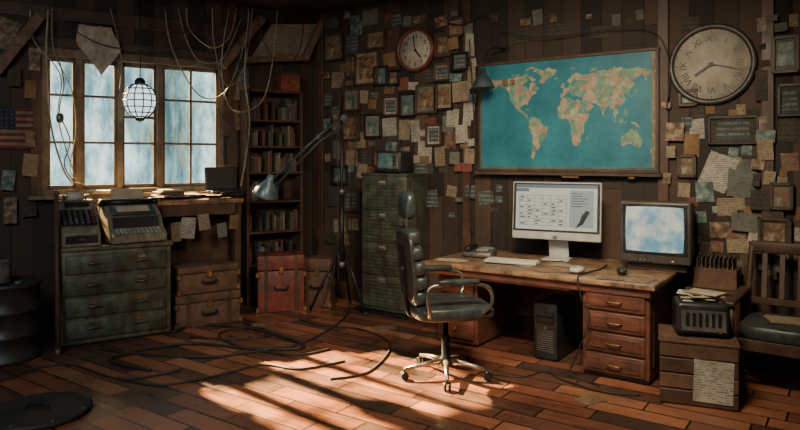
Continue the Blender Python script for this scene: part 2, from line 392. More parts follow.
b=MB(); b.lathe([(.27,0),(.28,.01),(.28,.03),(.265,.04),(.265,.2),(.278,.21),(.265,.22),(.265,.40),(.278,.41),(.265,.42),(.265,.6),(.28,.61),(.28,.64),(.25,.64),(.25,.62),(0,.62)],blued,seg=36)
b.cyl((.12,0,.63),.03,.02,gry); b.done('steel_drum',place(fl(4,358),0))
b=MB(); b.lathe([(.09,0),(.10,.02),(.10,.14),(.085,.16),(.085,.19),(.0,.19)],gry,seg=24); b.tube([(-.1,0,.13),(-.1,0,.24),(0,0,.28),(.1,0,.24),(.1,0,.13)],.005,blk,6,6); q=fl(4,358); b.done('paint_can',place(Vector((q.x-.05,q.y,.622)),0))
b=MB(); b.lathe([(.31,0),(.32,.01),(.32,.03),(.305,.038),(.29,.038),(.27,.03),(.1,.03),(.08,.038),(.0,.038)],dkst,seg=40)
for k in range(8): b.cyl((.295*math.cos(k*.785),.295*math.sin(k*.785),.04),.010,.01,gry,seg=8)
b.tube([(-.07,0,.035),(-.05,0,.065),(.05,0,.065),(.07,0,.035)],.008,blk,6,5); b.done('drum_lid',place(fl(38,414),0))
# ------------------------------------------------------------------ chests / trunks
def chest(name,w,d,h,mat,M,straps=True):
    b=MB(); b.box((0,0,h*.36),(w,d,h*.72),mat,bev=.01,seg=2); b.box((0,0,h*.86),(w+.015,d+.015,h*.26),mat,bev=.018,seg=3)
    if straps:
        for x in (-w*.32,w*.32): b.box((x,0,h*.5),(.035,d+.022,h*1.0),wood,bev=.004)
    for x in (-w/2,w/2):
        for z in (.03,h*.66): b.box((x,-d/2,z),(.04,.04,.05),brass,bev=.003)
    b.box((0,-d/2-.01,h*.73),(.05,.02,.08),brass); b.tube([(-.07,-d/2-.005,h*.45),(-.06,-d/2-.04,h*.42),(.06,-d/2-.04,h*.42),(.07,-d/2-.005,h*.45)],.009,blk,8,4)
    b.done(name,M)
cy=-.72
sx=(L.at(176,cy-.2)+L.at(240,cy-.2))/2; sw=L.at(240,cy-.2)-L.at(176,cy-.2)
chest('wooden_chest',sw,.42,.33,brown,L.m(sx,cy,0)); chest('wooden_chest',sw*.94,.40,.27,brown,L.m(sx-.01,cy,.331)@Matrix.Rotation(.06,4,'Z'),False)
chest('red_trunk',.50,.34,.62,redc,place(Vector((-1.33,7.22,0)),14))
chest('red_trunk',.30,.30,.55,brown,place(Vector((-.90,7.42,0)),-10),False)
# ------------------------------------------------------------------ bookcase
kx0=L.at(247,-.32); kx1=L.at(303,-.32); kw=kx1-kx0; kh=L.z(275,90,-.32)
b=MB()
for x in (-kw/2+.015,kw/2-.015): b.box((x,0,kh/2),(.03,.30,kh),wood)
b.box((0,.14,kh/2),(kw,.015,kh),wood,bev=0)
shelves=[.08,.45,.82,1.17,1.50,1.80,2.10,kh-.015]
for z in shelves: b.box((0,0,z),(kw-.05,.29,.025),wood)
b.done('bookcase',L.m((kx0+kx1)/2,-.17,0))
b=MB(); bc=[mk('book_'+str(i),c,.7,scale=20) for i,c in enumerate([(.12,.04,.03),(.05,.065,.06),(.16,.12,.07),(.035,.035,.035),(.09,.08,.055),(.13,.065,.035),(.19,.16,.11)])]
for z in shelves[:-1]:
    x=-kw/2+.04
    while x<kw/2-.06:
        t=random.uniform(.018,.045); h=random.uniform(.15,.255)
        if random.random()<.22: x+=random.uniform(.04,.09); continue
        b.box((x+t/2,-.0,z+.0125+h/2),(t,.19,h),random.choice(bc),(0,0,0),bev=.003); 
        if random.random()<.3: b.box((x+t/2,-.097,z+.0125+h*.75),(t*.6,.003,.012),NM['c'],bev=0)
        x+=t+.002
b.done('books',L.m((kx0+kx1)/2,-.17,0))
b=MB(); b.box((0,0,.10),(.24,.24,.2),redc,bev=.008); b.box((0,0,.205),(.25,.25,.03),wood,bev=.004); b.box((0,-.125,.12),(.1,.01,.04),brass); b.done('storage_box',L.m(L.at(288,-.2),-.17,kh))
# ------------------------------------------------------------------ framed pictures / notes
PK=['b','s','t','s','p','b','t']; pk_i=[0]
def framed(name,Fm,px,py,w,h,fm,inner,rot=0,t=.025):
    b=MB()
    x=Fm.at(px,-.02); z=Fm.z(px,py,-.02); dep=Fm.w(x,0).y
    near=Fm is R and min(abs(px-q) for q in POSTS)<w/2+9
    w=abs(Fm.at(px+w/2)-Fm.at(px-w/2)); h=h*dep/F
    for sx_ in (-1,1):
        b.box((sx_*(w/2),0,0),(t,.025,h+t),fm,bev=.003); b.box((0,0,sx_*(h/2)),(w+t,.025,t),fm,bev=.003)
    b.box((0,.006,0),(w,.006,h),inner,bev=0)
    pk_i[0]+=1
    b.box((0,.001,0),(w*.68,.004,h*.68),NM[PK[pk_i[0]%7]],bev=0)
    b.done(name,Fm.m(x,-.064 if near else -.028,z)@Matrix.Rotation(rot,4,'Y'))
FR=[(R,367,68,22,32,wood,NM['c']),(R,381,76,12,18,blk,NM['g']),(R,427,99,20,27,wood,NM['g']),(R,444,96,17,26,blk,NM['c']),(R,391,106,14,18,wood,NM['w']),(R,408,105,14,22,blk,NM['g']),
          (R,733,130,48,26,blk,NM['d']),(R,336,48,16,24,wood,NM['g']),(R,352,100,14,20,beam,NM['c']),(R,443,45,14,22,wood,NM['d']),(R,376,40,16,16,beam,NM['c']),(R,442,72,14,16,beam,NM['c']),(R,373,126,15,22,blk,NM['c']),
          (R,434,135,14,20,wood,NM['w']),(R,350,128,18,24,wood,NM['g']),(R,786,55,24,34,wood,NM['g']),(R,775,232,30,26,wood,NM['d']),(R,458,28,14,16,wood,NM['c']),
          (R,790,100,22,30,blk,NM['d']),(R,688,98,16,14,wood,NM['d']),(R,352,200,16,22,wood,NM['d']),(R,394,78,10,14,blk,NM['d']),(R,340,175,14,18,blk,NM['d']),(R,687,166,16,20,wood,NM['g']),(R,782,196,20,24,wood,NM['g']),(R,462,62,14,16,blk,NM['g'])]
for a in FR: framed('framed_photo',*a)
framed('framed_photo',L,241,76,16,16,wood,NM['g']); framed('framed_photo',L,233,150,16,26,blk,NM['c'])
framed('framed_painting',L,5,34,34,44,beam,NM['d'],.35,.05)
notes=[(352,66,11,18,'s',-.05),(352,44,12,18,'b',0),(338,80,12,16,'c',.06),(342,100,10,16,'d',-.1),(364,97,9,13,'c',.1),
(390,60,12,14,'o',-.06),(390,90,10,8,'o',.1),(404,84,10,13,'r',0),(456,44,10,12,'o',-.05),
(472,50,9,14,'w',-.05),(463,92,17,20,'c',-.05),(471,112,11,17,'w',.06),(458,78,12,8,'t',.06),(430,76,9,12,'d',0),
(338,124,10,20,'s',.05),(390,127,14,18,'w',-.05),(405,130,11,20,'c',.05),(416,131,9,22,'w',-.04),(448,124,11,16,'g',.04),
(425,152,14,22,'w',.05),(440,156,10,20,'c',-.06),(453,118,12,18,'w',.05),(451,140,11,17,'p',.06),(464,134,12,18,'w',-.06),(472,156,10,15,'c',.06),(457,158,10,12,'g',0),
(392,148,11,12,'t',.1),(360,140,11,16,'c',-.06),(352,158,11,16,'c',.04),(366,158,10,14,'d',-.1),(338,150,10,18,'g',.06),
(412,86,12,8,'w',.1),(474,78,8,22,'c',0),(335,24,12,12,'d',0),(425,160,10,8,'o',0),(406,152,9,10,'c',-.1),(350,184,12,18,'d',0),(336,196,12,20,'d',.05),(470,30,10,12,'g',0),
(676,132,18,18,'s',.05),(697,128,15,22,'w',-.05),(718,172,30,36,'w',.38),(742,178,28,38,'g',.06),(766,150,16,20,'c',-.05),(705,192,18,20,'t',-.06),
(762,86,12,30,'d',0),(788,130,20,24,'d',.06),(790,162,18,18,'p',-.06),(762,200,22,20,'d',.05),(727,207,20,18,'c',-.05),
(747,222,30,18,'g',.05),(720,230,20,16,'s',-.05),(740,246,26,14,'c',-.06),(768,262,26,16,'g',.06),(706,250,14,16,'d',0),(684,190,12,14,'c',.06),(672,152,9,12,'c',0),(752,116,12,16,'d',.06),
(690,24,18,14,'d',.06),(560,30,24,12,'d',.05),(520,36,18,14,'d',-.05),(600,32,18,12,'d',.05),(770,178,12,14,'c',.1),(756,236,14,10,'w',.1)]
rn=random.Random(31)
taken=[(n_[0],n_[1],n_[2],n_[3]) for n_ in notes]+[(a[1],a[2],a[3]+6,a[4]+6) for a in FR]+[(415,50,50,50),(711,64,92,92),(568,110,190,138)]
def scatter(x0,x1,y0,y1,n,keys,ov):
    c=0
    for t in range(n*25):
        if c>=n: break
        px=rn.uniform(x0,x1);py=rn.uniform(y0,y1);w=rn.choice([6,7,8,10,12,15])*(1.3 if px>660 else 1);h=w*rn.uniform(.6,1.6)
        if any(abs(px-a)<(w+wa)*ov and abs(py-d)<(h+ha)*ov for a,d,wa,ha in taken): continue
        notes.append((px,py,w,h,rn.choice(keys),rn.uniform(-.14,.14))); taken.append((px,py,w,h)); c+=1
scatter(328,476,14,172,50,'cwgsbddtopr',.42)
scatter(332,360,170,240,6,'csdd',.5)
scatter(664,800,104,275,42,'cwgstddpobr',.38)
scatter(755,800,15,110,7,'gsdc',.5)
scatter(490,660,14,46,8,'dsdg',.6)
scatter(425,505,168,215,9,'sdgcb',.52)
b=MB()
for i,(px,py,w,h,k,r_) in enumerate(notes):
    x=R.at(px); z=R.z(px,py); dep=R.w(x,0).y; w2=abs(R.at(px+w/2)-R.at(px-w/2)); h2=h*dep/F
    yo=-.004-(i%9)*.0012
    if any(abs(px-q)<(w/2+9) for q in POSTS): yo-=.042
    b.box((x,yo,z),(w2,.0012,h2),NM[k],(random.uniform(-.03,.03),r_,0),bev=0)
    if i%2: b.cyl((x,yo-.006,z+h2*.42),.005,.008,redc,(math.pi/2,0,0),8)
b.done('pinned_notes',R.m())
lnotes=[(30,165,16,22,'c',.1),(34,60,12,22,'s',0),(237,60,10,14,'d',0),(240,92,14,18,'c',.1),(226,178,14,12,'g',0),(239,120,12,20,'s',-.1),(243,150,10,18,'c',0),(8,180,14,20,'t',.1),(28,205,16,22,'d',-.1),(10,210,14,26,'s',0),(30,90,12,18,'o',.05),(14,78,14,18,'d',0),(30,140,10,14,'s',0)]
b=MB()
for i,(px,py,w,h,k,r_) in enumerate(lnotes):
    x=L.at(px); z=L.z(px,py); dep=L.w(x,0).y; w2=abs(L.at(px+w/2)-L.at(px-w/2))*.95
    b.box((x,-.062-i*.001,z),(w2,.0012,h*dep/F),NM[k],(0,r_,0),bev=0)
b.done('taped_papers',L.m())
# flag
b=MB(); fx=L.at(6,-.03); fz=L.z(6,128,-.03); fw=.46; fh=.40
fr_=mk('flag_red',(.15,.028,.022),.85); fw_=mk('flag_white',(.20,.175,.14),.85); fb=mk('flag_blue',(.02,.035,.08),.85)
def wav(u): return .015*math.sin(u*14)
def strip(x0,x1,z0,z1,mat,o=0):
    N=12; vs=[];fs=[]
    for i in range(N+1):
        x=x0+(x1-x0)*i/N; vs+= [(x,wav(x)+o,z0),(x,wav(x)+o,z1)]
    for i in range(N): fs.append([2*i,2*i+2,2*i+3,2*i+1])
    b.add(vs,fs,mat,True)
for i in range(13): strip(-fw/2,fw/2,-fh/2+i*fh/13,-fh/2+(i+1)*fh/13,fr_ if i%2==0 else fw_)
strip(-fw/2,.08,fh/2-fh*7/13,fh/2,fb,-.003)
for r in range(5):
    for k in range(7): b.cyl((-fw/2+.025+k*.042,wav(-fw/2+.025+k*.042)-.006,fh/2-.025-r*.042),.007,.003,fw_,(math.pi/2,0,0),5)
b.done('national_flag',L.m(fx,-.05,fz))
# ------------------------------------------------------------------ clocks
def clock(name,px,py,rpx,rim,hh,mm,roman,yo=-.002):
    x=R.at(px,-.05); z=R.z(px,py,-.05); r=rpx*R.w(x,-.05).y/F
    e=bpy.data.objects.new(name,None); bpy.context.scene.collection.objects.link(e); e.matrix_world=R.m(x,yo,z)
    b=MB(); b.lathe([(r*.9,0),(r,.0),(r,.03),(r*.97,.055),(r*.92,.06),(r*.87,.05),(r*.85,.03)],rim,rot=(math.pi/2,0,0),seg=48,cap=False)
    b.lathe([(r*.90,.0),(r*.88,.028),(0,.0285)],face,rot=(math.pi/2,0,0),seg=48)
    for k in range(60):
        a=k*math.pi/30; l=.06 if k%5==0 else .03
        b.box((r*.80*math.sin(a),-.031,r*.80*math.cos(a)),(r*(.022 if k%5==0 else .009),.002,r*l),blk,(0,a,0),bev=0)
    def hand(a,l,w): b.box((r*l/2*math.sin(a)*.8,-.038,r*l/2*math.cos(a)*.8),(r*w,.004,r*l),blk,(0,a,0),bev=0)
    hand(hh,.5,.06); hand(mm,.75,.035); b.cyl((0,-.036,0),r*.05,.014,blk,(math.pi/2,0,0))
    o=b.done(name+'_body'); o.parent=e
    rn_=['XII','I','II','III','IV','V','VI','VII','VIII','IX','X','XI'] if roman else ['12','1','2','3','4','5','6','7','8','9','10','11']
    for k in range(12):
        a=k*math.pi/6; cu=bpy.data.curves.new('numeral_%d'%k,'FONT'); cu.body=rn_[k]; cu.size=r*(.23 if roman else .24); cu.align_x='CENTER'; cu.align_y='CENTER'; cu.extrude=.0008
        cu.materials.append(blk); t=bpy.data.objects.new('numeral_%d'%k,cu); bpy.context.scene.collection.objects.link(t); t.parent=e
        t.matrix_local=Matrix.Translation((r*.63*math.sin(a),-.0315,r*.63*math.cos(a)))@Matrix.Rotation(math.pi/2,4,'X')@Matrix.Rotation(-a if roman else 0,4,'Z')
clock('analog_clock',711,64,41,irn,math.radians(235),math.radians(105),True)
clock('analog_clock',415,50,22,redrim,math.radians(140),math.radians(350),False,-.012)
# ------------------------------------------------------------------ world map
mx0=R.at(480,-.05); mx1=R.at(658,-.05); mz0=(R.z(481,169,-.05)+R.z(657,173,-.05))/2; mz1=(R.z(481,68,-.05)+R.z(657,46,-.05))/2
mw=mx1-mx0; mh=mz1-mz0
m,nt,bs=base('map_sea'); tc=nn(nt,'ShaderNodeTexCoord'); f=noise(nt,tc.outputs['Object'],3.0,6,.65)
nt.links.new(ramp(nt,f,[(.3,(.014,.125,.17)),(.7,(.040,.25,.31))]),bs.inputs['Base Color']); bs.inputs['Roughness'].default_value=.45; sea=m
m,nt,bs=base('map_land'); tc=nn(nt,'ShaderNodeTexCoord'); vo=nn(nt,'ShaderNodeTexVoronoi'); vo.inputs['Scale'].default_value=19; nt.links.new(tc.outputs['Object'],vo.inputs['Vector'])
sp=nn(nt,'ShaderNodeSeparateColor'); nt.links.new(vo.outputs['Color'],sp.inputs[0])
cc=ramp(nt,sp.outputs[0],[(.0,(.16,.33,.25)),(.25,(.44,.42,.27)),(.5,(.46,.34,.24)),(.7,(.22,.36,.25)),(1,(.38,.21,.16))]); nt.nodes[-1].color_ramp.interpolation='CONSTANT'
cc=mixc(nt,1.0,cc,ramp(nt,noise(nt,tc.outputs['Object'],14,6,.7),[(.3,.5),(.7,1.1)]),'MULTIPLY')
nt.links.new(cc,bs.inputs['Base Color']); bs.inputs['Roughness'].default_value=.6; land=m
conts=[
[(-168,66),(-160,71),(-140,70),(-125,70),(-110,73),(-95,72),(-85,69),(-82,66),(-94,60),(-92,57),(-82,55),(-80,51),(-78,57),(-72,62),(-64,60),(-56,52),(-65,49),(-60,46),(-70,43),(-75,38),(-81,31),(-80,26),(-83,29),(-90,30),(-97,27),(-97,21),(-91,18),(-87,21),(-88,16),(-83,14),(-82,9),(-78,8),(-84,8),(-92,14),(-105,20),(-112,29),(-115,30),(-118,34),(-124,40),(-124,48),(-133,56),(-145,60),(-152,59),(-163,55),(-157,59),(-165,62)],
[(-55,60),(-44,60),(-40,65),(-22,70),(-18,78),(-32,82),(-60,82),(-70,78),(-58,75),(-52,69)],
[(-78,8),(-72,12),(-62,10),(-52,5),(-50,0),(-36,-6),(-38,-13),(-41,-22),(-48,-26),(-54,-34),(-58,-38),(-64,-42),(-67,-48),(-69,-54),(-74,-51),(-73,-40),(-71,-30),(-71,-18),(-77,-12),(-81,-5),(-79,2)],
[(-17,15),(-16,22),(-10,29),(-6,35),(4,37),(11,37),(12,33),(20,31),(25,32),(33,31),(37,22),(43,12),(51,12),(47,4),(40,-4),(40,-15),(35,-20),(33,-27),(26,-34),(18,-34),(14,-24),(12,-16),(13,-8),(9,0),(8,5),(0,6),(-8,4),(-13,9)],
[(-9,37),(-9,43),(-2,43),(-4,48),(3,51),(8,54),(9,57),(13,54),(20,55),(24,59),(30,60),(22,60),(22,65),(18,62),(17,57),(12,56),(6,59),(6,62),(14,68),(26,71),(40,67),(35,64),(45,67),(60,69),(70,72),(80,73),(100,77),(115,74),(130,72),(150,71),(170,69),(180,68),(178,64),(163,60),(162,54),(156,52),(157,60),(142,59),(136,54),(141,50),(132,43),(128,40),(129,35),(126,35),(125,39),(121,39),(119,36),(122,31),(118,24),(110,20),(106,19),(109,12),(105,9),(101,13),(103,2),(99,8),(98,16),(94,16),(90,22),(86,20),(80,14),(78,8),(73,17),(72,21),(66,25),(57,26),(50,30),(56,25),(59,22),(52,16),(44,13),(39,21),(35,29),(36,36),(28,37),(27,41),(24,38),(20,40),(18,42),(13,46),(18,40),(16,38),(10,44),(3,43),(-1,38),(-6,36)],
[(114,-22),(114,-34),(119,-35),(130,-32),(137,-35),(146,-39),(151,-35),(153,-27),(146,-19),(142,-11),(139,-17),(136,-12),(130,-12),(122,-18)],
[(95,5),(105,-5),(106,-6),(103,0)],[(109,2),(117,7),(119,1),(115,-4),(110,-2)],[(131,-1),(141,-3),(150,-10),(142,-9),(134,-4)],
[(131,32),(140,36),(141,42),(145,44),(142,38),(137,34)],[(44,-25),(50,-16),(48,-24),(45,-26)],[(-6,50),(1,51),(0,54),(-3,58),(-6,57)],[(-10,52),(-6,55),(-8,51)],[(-24,64),(-14,65),(-16,67),(-23,66)],
[(172,-35),(178,-38),(172,-44),(167,-46)],[(-85,22),(-75,20),(-80,23)],[(-90,74),(-80,74),(-70,68),(-62,66),(-70,63),(-78,68),(-90,70)],[(-120,76),(-105,76),(-100,73),(-118,72)],[(-90,78),(-70,82),(-62,83),(-85,82)],[(121,18),(124,12),(126,6),(121,8)],[(50,72),(60,76),(68,77),(56,71)],[(10,79),(25,80),(18,77)],[(107,-7),(114,-8),(106,-8)],[(120,-5),(124,1),(122,-5)],[(80,9),(82,7),(80,6)]]
b=MB(); b.box((0,0,0),(mw,.012,mh),sea,bev=0)
def prj(lo,la): return ((lo+8)/352*(mw*.93), (la-14)/142*(mh*.86)+.01)
from mathutils.geometry import tessellate_polygon
for ct in conts:
    pts=ct
    for lvl in range(2):
        q=[]
        for i in range(len(pts)):
            a=pts[i];c2=pts[(i+1)%len(pts)]; q.append(a)
            k=random.uniform(-.16,.16); q.append(((a[0]+c2[0])/2-(c2[1]-a[1])*k,(a[1]+c2[1])/2+(c2[0]-a[0])*k))
        pts=q
    P3=[Vector((prj(*p)[0],-.0075,prj(*p)[1])) for p in pts]
    tr_=tessellate_polygon([[Vector((p.x,p.z,0)) for p in P3]])
    b.add([tuple(p) for p in P3],[list(t) for t in tr_],land)
gl=mk('map_grid',(.05,.18,.20),.6,bmp=0)
for k in range(-5,6): b.box((k*mw/11.5,-.0066,0),(.0025,.001,mh*.93),gl,bev=0)
for k in range(-3,4): b.box((0,-.0066,k*mh/7.8),(mw*.95,.001,.0025),gl,bev=0)
for sgn in (-1,1):
    b.box((0,-.004,sgn*mh/2),(mw+.04,.03,.028),wood); b.box((sgn*mw/2,-.004,0),(.028,.03,mh+.03),wood)
b.box((mw/2-.035,-.0085,0),(.03,.002,mh-.05),NM['c'],bev=0); b.box((-mw/2+.03,-.0085,0),(.02,.002,mh-.05),NM['g'],bev=0)
b.box((0,-.0085,-mh/2+.028),(mw-.06,.002,.02),NM['g'],bev=0)
b.box((0,-.02,-mh/2-.03),(mw+.08,.05,.03),beam)
for px_,w_,h_ in ((-.58,.05,.06),(-.5,.04,.05),(.1,.16,.05),(.66,.05,.05)): b.box((px_,-.012,-mh/2-.04 if px_>-.4 else mh/2-.2),(w_,.04,h_),NM['o'],bev=0)
b.done('world_map',R.m((mx0+mx1)/2,-.06,(mz0+mz1)/2))
# ------------------------------------------------------------------ wall lamp over map
x=R.at(483,-.35); z=R.z(483,88,-.35)
lm=mk('lamp_enamel',(.07,.10,.11),.35,metal=.3)
b=MB(); b.lathe([(.115,0),(.11,.015),(.085,.07),(.05,.12),(.03,.14),(.028,.19),(0,.2)],lm,seg=28,cap=False); b.lathe([(.11,.004),(.08,.068),(.045,.115)],gry,seg=28,cap=False)
b.ell((0,0,.05),(.06,.06,.08),white,1)
b.tube([(0,0,.19),(.0,.02,.30),(.04,.12,.40),(.08,.345,.42)],.009,blk,8,8); b.cyl((.08,.335,.42),.04,.02,blk,(math.pi/2,0,0)); b.done('gooseneck_lamp',R.m(x,-.35,z))
# ------------------------------------------------------------------ braces
def wbeam(b,Fm,a,c2,y,t,mat):
    p=Vector((Fm.at(a[0],y),y,Fm.z(a[0],a[1],y))); q=Vector((Fm.at(c2[0],y),y,Fm.z(c2[0],c2[1],y)))
    d=q-p; ang=math.atan2(d.z,d.x); b.box(tuple((p+q)/2),(d.length,t,t),mat,(0,-ang,0),bev=.006)
beam2=mk('brace_wood',(.20,.125,.078),.65,scale=5,stretch=(1,6,6),grime=.4)
b=MB()
wbeam(b,L,(222,66),(262,18),-.10,.10,beam2); wbeam(b,L,(246,60),(306,58),-.14,.07,beam2); wbeam(b,L,(304,60),(322,22),-.16,.08,beam2)
wbeam(b,L,(-5,72),(40,16),-.12,.10,beam2)
b.done('trim_4',L.m())
b=MB()
b.add([(L.at(252,-.1),-.09,L.z(252,57,-.1)),(L.at(302,-.1),-.09,L.z(302,55,-.1)),(L.at(318,-.1),-.09,L.z(318,24,-.1)),(L.at(272,-.1),-.09,L.z(272,24,-.1))],[[0,1,2,3]],NM['c']); b.done('hanging_poster',L.m())
# ------------------------------------------------------------------ hanging lantern
x=L.at(140,-.35); z=L.z(140,101,-.35)
b=MB(); r=.165
b.ell((0,0,0),(r*1.9,r*1.9,r*2.15),glow,1,nu=16,nv=24)
for k in range(12):
    a=k*math.pi/6; pts=[(r*math.cos(t)*math.cos(a),r*math.cos(t)*math.sin(a),r*1.12*math.sin(t)) for t in [(-80+j*16)*math.pi/180 for j in range(11)]]; b.tube(pts,.006,blk,5)
for j in range(-3,4):
    t=j*.36; rr_=r*math.cos(t); b.tube([(rr_*math.cos(k*math.pi/12),rr_*math.sin(k*math.pi/12),r*1.12*math.sin(t)) for k in range(25)],.006,blk,5)
b.lathe([(.05,.175),(.055,.20),(.03,.235),(.0,.24)],blk); b.lathe([(.0,-.215),(.04,-.20),(.05,-.175)],blk)
b.tube([(0,0,.235),(0.01,0,.6),(-.01,.0,ZC-z)],.006,blk)
b.done('hanging_lantern',L.m(x,-.35,z))
b=MB(); x=L.at(95,-.12); zt=L.z(95,26,-.12); vs=[];fs=[]
for j in range(9):
    for i in range(9):
        u=i/8-.5; t=j/8; wv=.15+.09*(1-abs(t-.4))
        vs.append((u*2*wv*(.75+.25*t)+.06*t,-.02*math.sin(u*12+t*3)-.02,-t*(.50-.26*abs(u)*2*(t))))
for j in range(8):
    for i in range(8): a=j*9+i; fs.append([a,a+1,a+10,a+9])
b.add(vs,fs,cloth,True); b.tube([(-.2,-.02,.02),(.0,-.03,.0),(.2,-.02,.02)],.01,blk); b.done('hanging_cloth',L.m(x,-.1,zt))
b=MB()
def hang(pts,y,r=.008,mat=rope,Fm=L):
    b.tube([(Fm.at(px,y),y+random.uniform(-.03,.03),min(ZC-.01,Fm.z(px,py,y))) for px,py in pts],r,mat,6,8)
hang([(48,10),(46,60),(50,120),(60,160),(70,180),(84,184)],-.16,.009)
hang([(30,10),(34,40),(60,75),(58,115),(66,150),(78,184)],-.17,.006)
hang([(60,62),(64,85),(60,112),(70,140),(64,165),(76,184)],-.16,.006,rubber)
hang([(52,8),(54,50),(72,90),(76,130),(70,170),(82,184)],-.16,.005)
hang([(178,8),(186,40),(200,62),(222,58),(240,20)],-.2,.006)
hang([(165,8),(172,50),(200,95),(226,90),(246,40),(248,10)],-.22,.007)
hang([(228,10),(222,60),(226,100),(240,112),(262,100),(272,60),(278,10)],-.40,.006)
hang([(204,12),(216,70),(219,110),(232,130),(238,150)],-.24,.006,rubber)
hang([(50,10),(80,34),(110,46),(150,50),(190,40),(205,8)],-.2,.006,rubber)
hang([(246,30),(244,80),(250,120),(246,160),(240,186)],-.40,.008)
hang([(212,8),(214,40),(222,80),(234,84),(246,60),(252,8)],-.3,.005)
hang([(186,8),(190,30),(212,48),(230,36),(236,8)],-.26,.006)
hang([(236,8),(240,50),(236,90),(248,140),(244,175)],-.40,.005,rubber)
hang([(140,8),(150,28),(175,36),(196,22),(204,8)],-.3,.006,rubber)
hang([(256,8),(262,40),(282,66),(300,50),(306,8)],-.40,.006,rubber)
hang([(110,8),(116,30),(122,60),(120,90)],-.18,.005)
b.ell((L.at(60,-.17),-.17,L.z(60,118,-.17)),(.07,.07,.1),gry,.8); b.ell((L.at(226,-.3),-.3,L.z(226,96,-.3)),(.05,.05,.08),blk,.8)
b.done('hanging_cables',L.m())
b=MB()
hang([(338,8),(342,40),(360,58),(385,30),(392,6)],-.12,.006,rubber,R)
hang([(425,6),(440,20),(462,24),(480,14),(497,22)],-.12,.006,rubber,R)
hang([(500,30),(540,38),(600,30),(650,30),(668,60),(666,110)],-.09,.005,rubber,R)
hang([(352,6),(350,80),(356,140),(350,200),(352,260)],-.14,.006,rubber,R)
hang([(470,40),(472,100),(474,160),(468,200),(472,235)],-.08,.006,rubber,R)
b.done('loose_wiring',R.m())
# ------------------------------------------------------------------ tripod lamp
bp=Vector((-.64,7.15,0)); b=MB()
b.tube([(0,0,.35),(0,0,2.45)],.018,blk); b.tube([(0,0,.35),(0,0,1.3)],.026,blk); b.cyl((0,0,1.3),.036,.06,gry); b.cyl((0,0,.5),.038,.07,gry)
for a in (200,320,80):
    a=math.radians(a); e=(.36*math.cos(a),.36*math.sin(a),.015); b.tube([(0,0,.75),e],.014,blk); b.tube([(0,0,.32),(.18*math.cos(a),.18*math.sin(a),.38)],.008,blk); b.ell(e,(.05,.05,.03),rubber,1)
def wpt(px,py,dy=0): Y=bp.y+dy; return Vector(((px-400)/F*Y-bp.x,dy,H+(HOR-py)*Y/F))
b.tube([wpt(345,116),wpt(318,136,-.1),wpt(270,182,-.2)],.013,lm); b.tube([wpt(345,124),wpt(320,141,-.1),wpt(275,186,-.2)],.010,lm)
b.cyl(tuple(wpt(344,118)),.035,.06,blk,(math.pi/2,0,0)); b.cyl(tuple(wpt(318,137,-.1)),.025,.05,blk,(math.pi/2,0,0))
hp=wpt(268,186,-.2); lm2=mk('lamp_enamel_blue',(.12,.19,.22),.35,metal=.2)
b.lathe([(.14,-.10),(.135,-.08),(.11,-.02),(.06,.04),(.04,.07),(.035,.13),(0,.135)],lm2,tuple(hp),(.25,.35,0),cap=False); b.lathe([(.132,-.095),(.1,-.02),(.05,.03),(0,.035)],white,tuple(hp),(.25,.35,0),cap=False)
b.tube([(0,0,2.45),(.02,-.05,2.5),(-.05,-.02,1.9),(-.03,-.03,1.2),(-.06,0,.6),(-.2,-.1,.02)],.006,rubber,6,8)
b.done('tripod_lamp',Matrix.Translation(bp))
# ------------------------------------------------------------------ tall metal cabinet
ty=-.52; tx0=R.at(361,ty); tx1=R.at(405,ty); tw=tx1-tx0; th=R.z(390,174,ty)
b=MB(); b.box((0,0,th/2+.03),(tw,.40,th-.06),green,bev=.012,seg=2); b.box((0,0,.03),(tw-.05,.36,.06),blk); b.box((0,0,th-.01),(tw+.02,.42,.03),green,bev=.008)
nd=4; dhh=(th-.14)/nd
for i in range(nd):
    z=.09+dhh*(i+.5); b.box((0,-.205,z),(tw-.05,.02,dhh-.025),green,bev=.006)
    for j in range(7): b.box((0,-.217,z-dhh*.36+j*dhh*.115),(tw-.12,.012,.012),green,bev=.003)
    b.box((0,-.222,z+dhh*.32),(.1,.02,.025),gry,bev=.004); b.box((0,-.217,z+dhh*.40),(.08,.004,.022),NM['c'],bev=0)
b.done('filing_cabinet',R.m((tx0+tx1)/2,ty+.21,0))
b=MB(); b.box((0,0,.12),(.32,.26,.23),blkp,bev=.02,seg=3); b.box((0,-.132,.13),(.27,.012,.17),gry,bev=.005); b.quad(-.12,.06,.065,.20,-.14,mk('dim_screen',(.10,.20,.21),.2,bmp=0))
for z in (.09,.13,.17): b.cyl((.09,-.14,z),.012,.02,blk,(math.pi/2,0,0),12)
for x in (-.1,.1): b.box((x,0,.008),(.04,.18,.016),rubber)
b.tube([(.05,.05,.23),(.12,.05,.42)],.003,gry); b.done('portable_television',R.m((tx0+tx1)/2+.02,ty+.2,th+.006))
